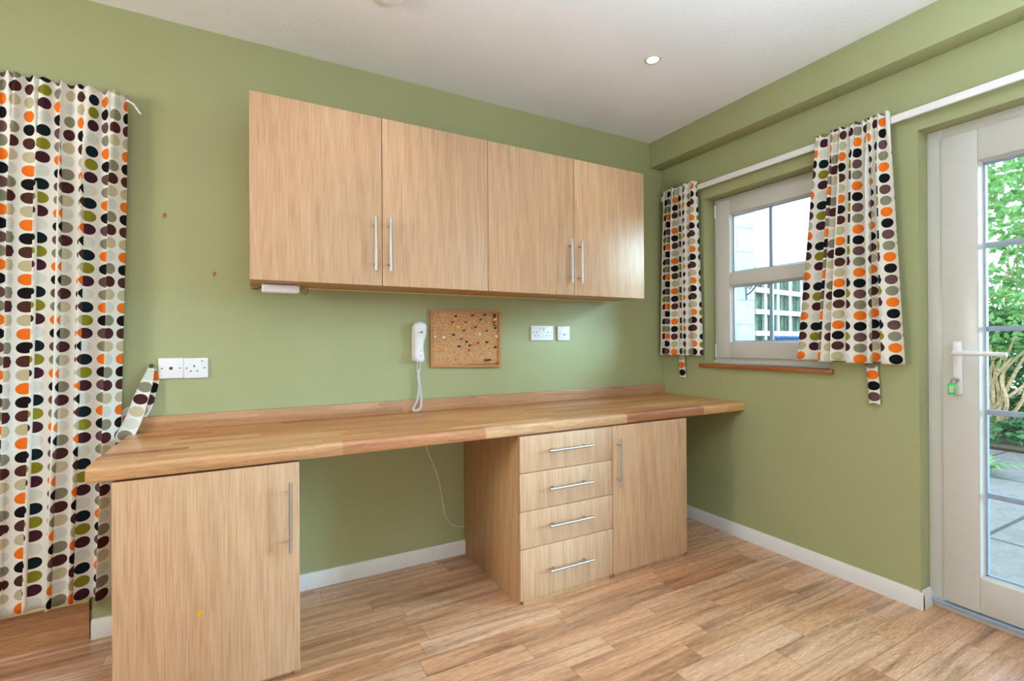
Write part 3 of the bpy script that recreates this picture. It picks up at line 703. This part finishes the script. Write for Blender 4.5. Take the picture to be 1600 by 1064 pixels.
# heading cord
b = nb(); tube(b, catmull([(-.395, -.055, 1.985), (-.375, -.055, 1.975), (-.362, -.054, 1.955), (-.352, -.054, 1.942)], 5), [.0035+.0008*math.sin(i*1.7) for i in range(16)], 8)
o = obj('gathering_cord', b, 'plastic', c1, label='white gathering cord end')
# rails
r = empty('curtain_rail', (XR, -1.2, 1.975)); tag(r, 'white flat curtain rail running across the right wall above window and door', 'curtain rail')
obj('rail_track', box(nb(), XR-.040, XR-.026, -2.45, -.03, 1.974, 2.004, .002), 'rail', r)
for y in (-.2, -.8, -1.35, -1.9, -2.4): obj('rail_bracket', box(nb(), XR-.030, XR-.0003, y-.012, y+.012, 1.982, 1.998, .001), 'rail', r)
r = empty('curtain_rail', (-1.2, 0, 1.96)); tag(r, 'white curtain rail hidden behind the heading of the long dotted curtain', 'curtain rail')
obj('rail_track', box(nb(), -2.0, -.400, -.030, -.018, 1.955, 1.98, .002), 'rail', r)
for x in (-.45, -1.2, -1.95): obj('rail_bracket', box(nb(), x-.012, x+.012, -.022, -.0003, 1.96, 1.975, .001), 'rail', r)

def ribbon(path, widths, wdir, uoff=0.0):
    """strap of cloth: path centre line, widths across wdir"""
    b = nb(); uvl = b.loops.layers.uv.new('UVMap'); P = catmull(path, 6); n = len(P); W = []
    for i in range(n):
        q = i/(n-1)*(len(widths)-1); j = min(int(q), len(widths)-2); W.append(widths[j]+(widths[j+1]-widths[j])*(q-j))
    wd_ = Vector(wdir).normalized(); m = 6; G = []; l = 0; Ls = []
    for i, p in enumerate(P):
        if i: l += (p-P[i-1]).length
        Ls.append(l); d = (P[min(i+1, n-1)]-P[max(i-1, 0)]).normalized(); wv = (wd_-d*wd_.dot(d)).normalized(); nn = wv.cross(d)
        G.append([b.verts.new(p+wv*W[i]*(k/m-.5)+nn*.004*math.sin(k/m*pi)) for k in range(m+1)])
    for i in range(n-1):
        for k in range(m):
            f = b.faces.new((G[i][k], G[i][k+1], G[i+1][k+1], G[i+1][k]))
            for lp, (ii, kk) in zip(f.loops, ((i, k), (i, k+1), (i+1, k+1), (i+1, k))): lp[uvl].uv = (uoff+W[ii]*(kk/m-.5)+PU*.5, -Ls[ii])
    return b
def strap(name, bm, parent=None):
    o = obj(name, bm, 'cloth', parent, base=None if parent is None else parent['_w'])
    md = o.modifiers.new('thickness', 'SOLIDIFY'); md.thickness = .002; md.offset = 0; return o
# left tieback: two folded layers hanging from a hook, slipping behind the worktop end
r = empty('curtain_tieback', (-.33, 0, .69)); tag(r, 'folded dotted tieback hanging from a brass hook beside the white sockets', 'curtain tieback', 'dotted tiebacks')
strap('front_layer', ribbon([(-.330, -.020, .990), (-.345, -.027, .93), (-.362, -.034, .87), (-.378, -.042, .81), (-.402, -.048, .75), (-.430, -.050, .69)], [.018, .040, .048, .052, .056, .058], (1, 0, .25), PU*9), r)
strap('back_layer', ribbon([(-.322, -.012, .985), (-.322, -.010, .94), (-.335, -.010, .89), (-.355, -.010, .84), (-.395, -.012, .80), (-.425, -.018, .74)], [.012, .030, .034, .050, .090, .070], (1, 0, .25), PU*14), r)
b = nb(); tube(b, catmull([(-.332, -.0005, .998), (-.332, -.018, .998), (-.332, -.027, .991), (-.332, -.028, 1.002)], 5), .0024, 8); lathe(b, [(.008, 0), (.008, .002), (.004, .004)], (-.332, -.0003, .998), '-y', 14); obj('hook', b, 'screw', r, label='small brass hook')
for y0, z1, l, u in ((-.178, .857, 'dotted tieback strap hanging below the narrow corner curtain', PU*2), (-1.222, .806, 'dotted tieback strap hanging below the curtain beside the glazed door', PU*8)):
    r = empty('curtain_tieback', (XR, y0, z1)); tag(r, l, 'curtain tieback', 'dotted tiebacks')
    wy = .046 if y0 > -.5 else .044
    strap('strap', ribbon([(XR-.012, y0+.014, 1.05), (XR-.014, y0+.010, 1.0), (XR-.016, y0+.005, .94), (XR-.016, y0, .88), (XR-.014, y0-.001, z1)], [.030, wy, wy, wy, wy], (0, 1, 0), u), r)
    b = nb(); tube(b, [(XR-.0003, y0+.014, 1.046), (XR-.020, y0+.014, 1.046), (XR-.023, y0+.014, 1.056)], .0022, 8); obj('hook', b, 'screw', r)
    b = nb(); ra = [(XR-.0175, y0+.006*math.cos(a), z1+.010+.006*math.sin(a)) for a in [2*pi*i/14 for i in range(15)]]; tube(b, ra, .001, 6, False); obj('eyelet_ring', b, 'screw', r)

# ------------------------------------------------------------------ ceiling fittings
r = empty('downlight', (1.602, -.70, HC)); tag(r, 'small lit recessed spotlight in the white ceiling', 'ceiling light')
b = nb(); lathe(b, [(.038, 0), (.038, .0015), (.034, .004), (.027, .004), (.025, .001)], (1.602, -.70, HC), '-z', 32); obj('bezel', b, 'white', r)
b = nb(); lathe(b, [(.0245, 0), (.0240, .0035), (.01, .0048)], (1.602, -.70, HC), '-z', 24); obj('lamp', b, 'lamp', r)
r = empty('smoke_alarm', (.47, -.60, HC)); tag(r, 'round white smoke alarm at the top edge of the ceiling view', 'smoke alarm')
b = nb(); lathe(b, [(.052, 0), (.052, .008), (.050, .010)], (.455, -.575, HC), '-z', 32); obj('base_ring', b, 'ceil', r)
b = nb(); lathe(b, [(.047, .009), (.047, .020), (.040, .030), (.02, .034), (.001, .034)], (.455, -.575, HC), '-z', 32); obj('cover', b, 'ceil', r)
b = nb(); lathe(b, [(.003, .03), (.003, .0345)], (.437, -.60, HC), '-z', 10); obj('indicator', b, 'black', r)

# ------------------------------------------------------------------ outdoors
o = struct('patio', box(nb(), 2.63, 16, -8, 6, -.30, -.12), 'slab', 'grey stone paving outside the door')
o = struct('outside_wall', box(nb(), 2.63, 3.745, .30, .55, -.12, 2.9), 'block', 'white painted block wall seen through the window')
o = struct('planting_bed', box(nb(), 7.1, 15, -6, 4, -.12, -.09), 'soil', 'planting bed at the far side of the patio')
# scrolled iron bracket
r = empty('hanging_bracket', (3.634, .30, 1.45)); tag(r, 'small black scrolled iron bracket on the white outside wall', 'wall bracket')
b = nb(); box(b, 3.627, 3.641, .293, .2997, 1.42, 1.60); obj('back_plate', b, 'iron', r)
b = nb(); tube(b, catmull([(3.634, .294, 1.46), (3.634, .262, 1.475), (3.634, .20, 1.54), (3.634, .16, 1.60)], 5), .005, 6); tube(b, [(3.634, .296, 1.595), (3.634, .10, 1.60)], .005, 6)
sp = [(3.634, .268+.022*(1-i/26)*math.cos(i*.42+2.5), 1.53+.026*(1-i/26)*math.sin(i*.42+2.5)) for i in range(22)]; tube(b, sp, .004, 6); obj('scroll_arm', b, 'iron', r)

# trellis fence, running away along direction fd
fd = Vector((.9917, .129, 0)); fn = Vector((.129, -.9917, 0)); F0 = Vector((3.76, .325, 0)); LF = 3.4
def fbox(bm, s0, s1, o0, o1, z0, z1):
    vs = []
    for z in (z0, z1):
        for s_, o_ in ((s0, o0), (s1, o0), (s1, o1), (s0, o1)): vs.append(bm.verts.new(F0+fd*s_+fn*o_+Vector((0, 0, z))))
    for f in ((0, 1, 2, 3), (7, 6, 5, 4), (0, 4, 5, 1), (1, 5, 6, 2), (2, 6, 7, 3), (3, 7, 4, 0)): bm.faces.new([vs[i] for i in f])
r = empty('trellis_fence', tuple(F0+fd*1.7+Vector((0, 0, -.12)))); tag(r, 'white square trellis fence in front of weathered green boards seen through the window', 'fence')
b = nb(); rz = [1.695, 1.510, 1.325, 1.140, .955, .77, .585, .40, .215, .03]
for z in rz: fbox(b, 0, LF, .012, .022, z-.021, z+.021)
n = int(LF/.227)
for i in range(n+1): s_ = .185+i*.227; fbox(b, s_-.019, s_+.019, .0, .012, -.12, 1.72)
obj('trellis', b, 'trellis', r)
b = nb(); s_ = -.02; rf = random.Random(4)
while s_ < LF: wv = .085+.02*rf.random(); fbox(b, s_, s_+wv, -.05-.008*rf.random(), -.03, -.12, 1.70); s_ += wv+.014+.02*rf.random()
obj('boards', b, 'board', r)
b = nb()
for z in (1.245, .5): fbox(b, -.02, LF, -.10, -.06, z-.03, z+.03)
obj('arris_rail', b, 'trellis', r)
# blue-lidded bin
r = empty('storage_bin', (4.05, .12, -.12)); tag(r, 'blue-topped bin standing in front of the trellis beyond the window', 'bin')
b = nb(); prism(b, [(3.86, -.12), (4.26, -.12), (4.30, 1.05), (3.82, 1.05)], 1, -.06, .24); obj('body', b, 'bin', r)
b = nb(); box(b, 3.80, 4.32, -.09, .26, 1.055, 1.085, .01); box(b, 3.84, 4.28, -.05, .22, 1.085, 1.112, .012); obj('lid', b, 'binlid', r)

def leaves(bm, n, c, rad, size, rng, shell=.35, flat=0):
    for _ in range(n):
        while True:
            d = Vector((rng.uniform(-1, 1), rng.uniform(-1, 1), rng.uniform(-1, 1)))
            if .05 < d.length < 1: break
        d = d.normalized()*(d.length**shell)
        p = Vector((c[0]+d.x*rad[0], c[1]+d.y*rad[1], c[2]+d.z*rad[2]))
        if p.z < -.10: continue
        a = Vector((rng.gauss(0, 1), rng.gauss(0, 1), rng.gauss(0, .7)-.2)).normalized(); u = a.cross(Vector((rng.gauss(0, 1), rng.gauss(0, 1), rng.gauss(0, 1)))).normalized()
        s_ = size*rng.uniform(.6, 1.3)
        v = [bm.verts.new(p), bm.verts.new(p+a*s_*.5+u*s_*.30), bm.verts.new(p+a*s_+a.cross(u)*s_*.12), bm.verts.new(p+a*s_*.5-u*s_*.30)]
        bm.faces.new(v)
def shrub(name, c, rad, n, size, mat, label, seed, stems=5, kind=None, cat='shrub'):
    g = random.Random(seed); r = empty(name, (c[0], c[1], -.09)); tag(r, label, cat, 'garden shrubs beyond the patio')
    b = nb(); leaves(b, n, c, rad, size, g); o = obj('foliage', b, mat, r, smooth=False)
    b = nb()
    for i in range(stems):
        e = Vector((c[0]+g.uniform(-.6, .6)*rad[0], c[1]+g.uniform(-.6, .6)*rad[1], c[2]+g.uniform(-.2, .5)*rad[2]))
        s0 = Vector((c[0]+g.uniform(-.1, .1), c[1]+g.uniform(-.1, .1), -.10)); m_ = s0.lerp(e, .5)+Vector((g.uniform(-.15, .15), g.uniform(-.15, .15), 0))
        P = catmull([s0, m_, e], 5); tube(b, P, [.028*(1-.75*i_/(len(P)-1)) for i_ in range(len(P))], 6)
    obj('stems', b, 'bark', r); return r
shrub('leafy_shrub', (9.4, .7, 2.2), (1.5, 1.3, 1.7), 6500, .13, 'leaf', 'tall light green bush filling the top of the door glass', 1)
shrub('leafy_shrub', (10.3, -1.2, 2.1), (1.5, 1.5, 1.9), 5000, .14, 'leaf', 'tall green bush behind, further right in the garden', 2)
shrub('dark_shrub', (9.1, .55, .75), (1.2, 1.1, .8), 4500, .10, 'leaf_dark', 'dark green bush behind the bare tan stems through the door', 3)
shrub('dark_shrub', (9.9, -1.6, .8), (1.3, 1.3, .9), 3500, .11, 'leaf_dark', 'dark green low bush far out past the door edge', 4)
# bare multi-stem shrub
g = random.Random(12); r = empty('bare_stemmed_shrub', (7.9, .12, -.09)); tag(r, 'many-stemmed tan shrub with fanned bare branches seen through the door glass', 'shrub')
for i in range(15):
    b = nb(); s0 = Vector((7.9+g.uniform(-.10, .10), .12+g.uniform(-.10, .10), -.09)); an = g.uniform(-.55, .75); ht = g.uniform(.9, 1.35)
    e = s0+Vector((g.uniform(-.3, .3), -an*.8, ht)); m1 = s0.lerp(e, .33)+Vector((g.uniform(-.08, .08), g.uniform(-.08, .08), .05)); m2 = s0.lerp(e, .7)+Vector((g.uniform(-.1, .1), g.uniform(-.12, .12), 0))
    P = catmull([s0, m1, m2, e], 5); tube(b, P, [.026*(1-.6*k_/(len(P)-1)) for k_ in range(len(P))], 6); obj('stem', b, 'bark', r)
b = nb(); leaves(b, 900, (7.95, .1, 1.25), (.7, .6, .45), .09, g); obj('foliage', b, 'leaf', r, smooth=False)
g = random.Random(30); b = nb()
leaves(b, 2600, (8.0, -.1, -.06), (.7, 1.6, .24), .10, g, .6); leaves(b, 1600, (8.3, -1.6, -.06), (.7, 1.2, .24), .11, g, .6)
o = obj('ivy_groundcover', b, 'ivy', smooth=False); tag(o, 'low green ivy spreading along the far edge of the paving', 'ivy'); o['kind'] = 'stuff'
# small strappy plant by the paving
g = random.Random(5); b = nb()
for i in range(34):
    a = g.uniform(0, 2*pi); l = g.uniform(.18, .34); s0 = Vector((5.72, -.50, -.12)); d = Vector((math.cos(a), math.sin(a), 0)); side = Vector((-d.y, d.x, 0))*.012
    P = [s0+d*l*t_*1.0+Vector((0, 0, l*1.3*(t_-t_*t_*.75))) for t_ in (0, .25, .5, .75, 1)]; row = []
    for k_, p in enumerate(P): wv = (.5, 1.1, 1.2, .8, .08)[k_]; row.append((b.verts.new(p-side*wv), b.verts.new(p+side*wv)))
    for q0, q1 in zip(row, row[1:]): b.faces.new((q0[0], q0[1], q1[1], q1[0]))
o = obj('strap_leaved_plant', b, 'leaf', smooth=False); tag(o, 'small fern-like green plant growing in the paving outside the door', 'plant')
# lawn/hedge backdrop of solid greenery far behind
for o in bpy.data.objects:
    if '_w' in o: del o['_w']
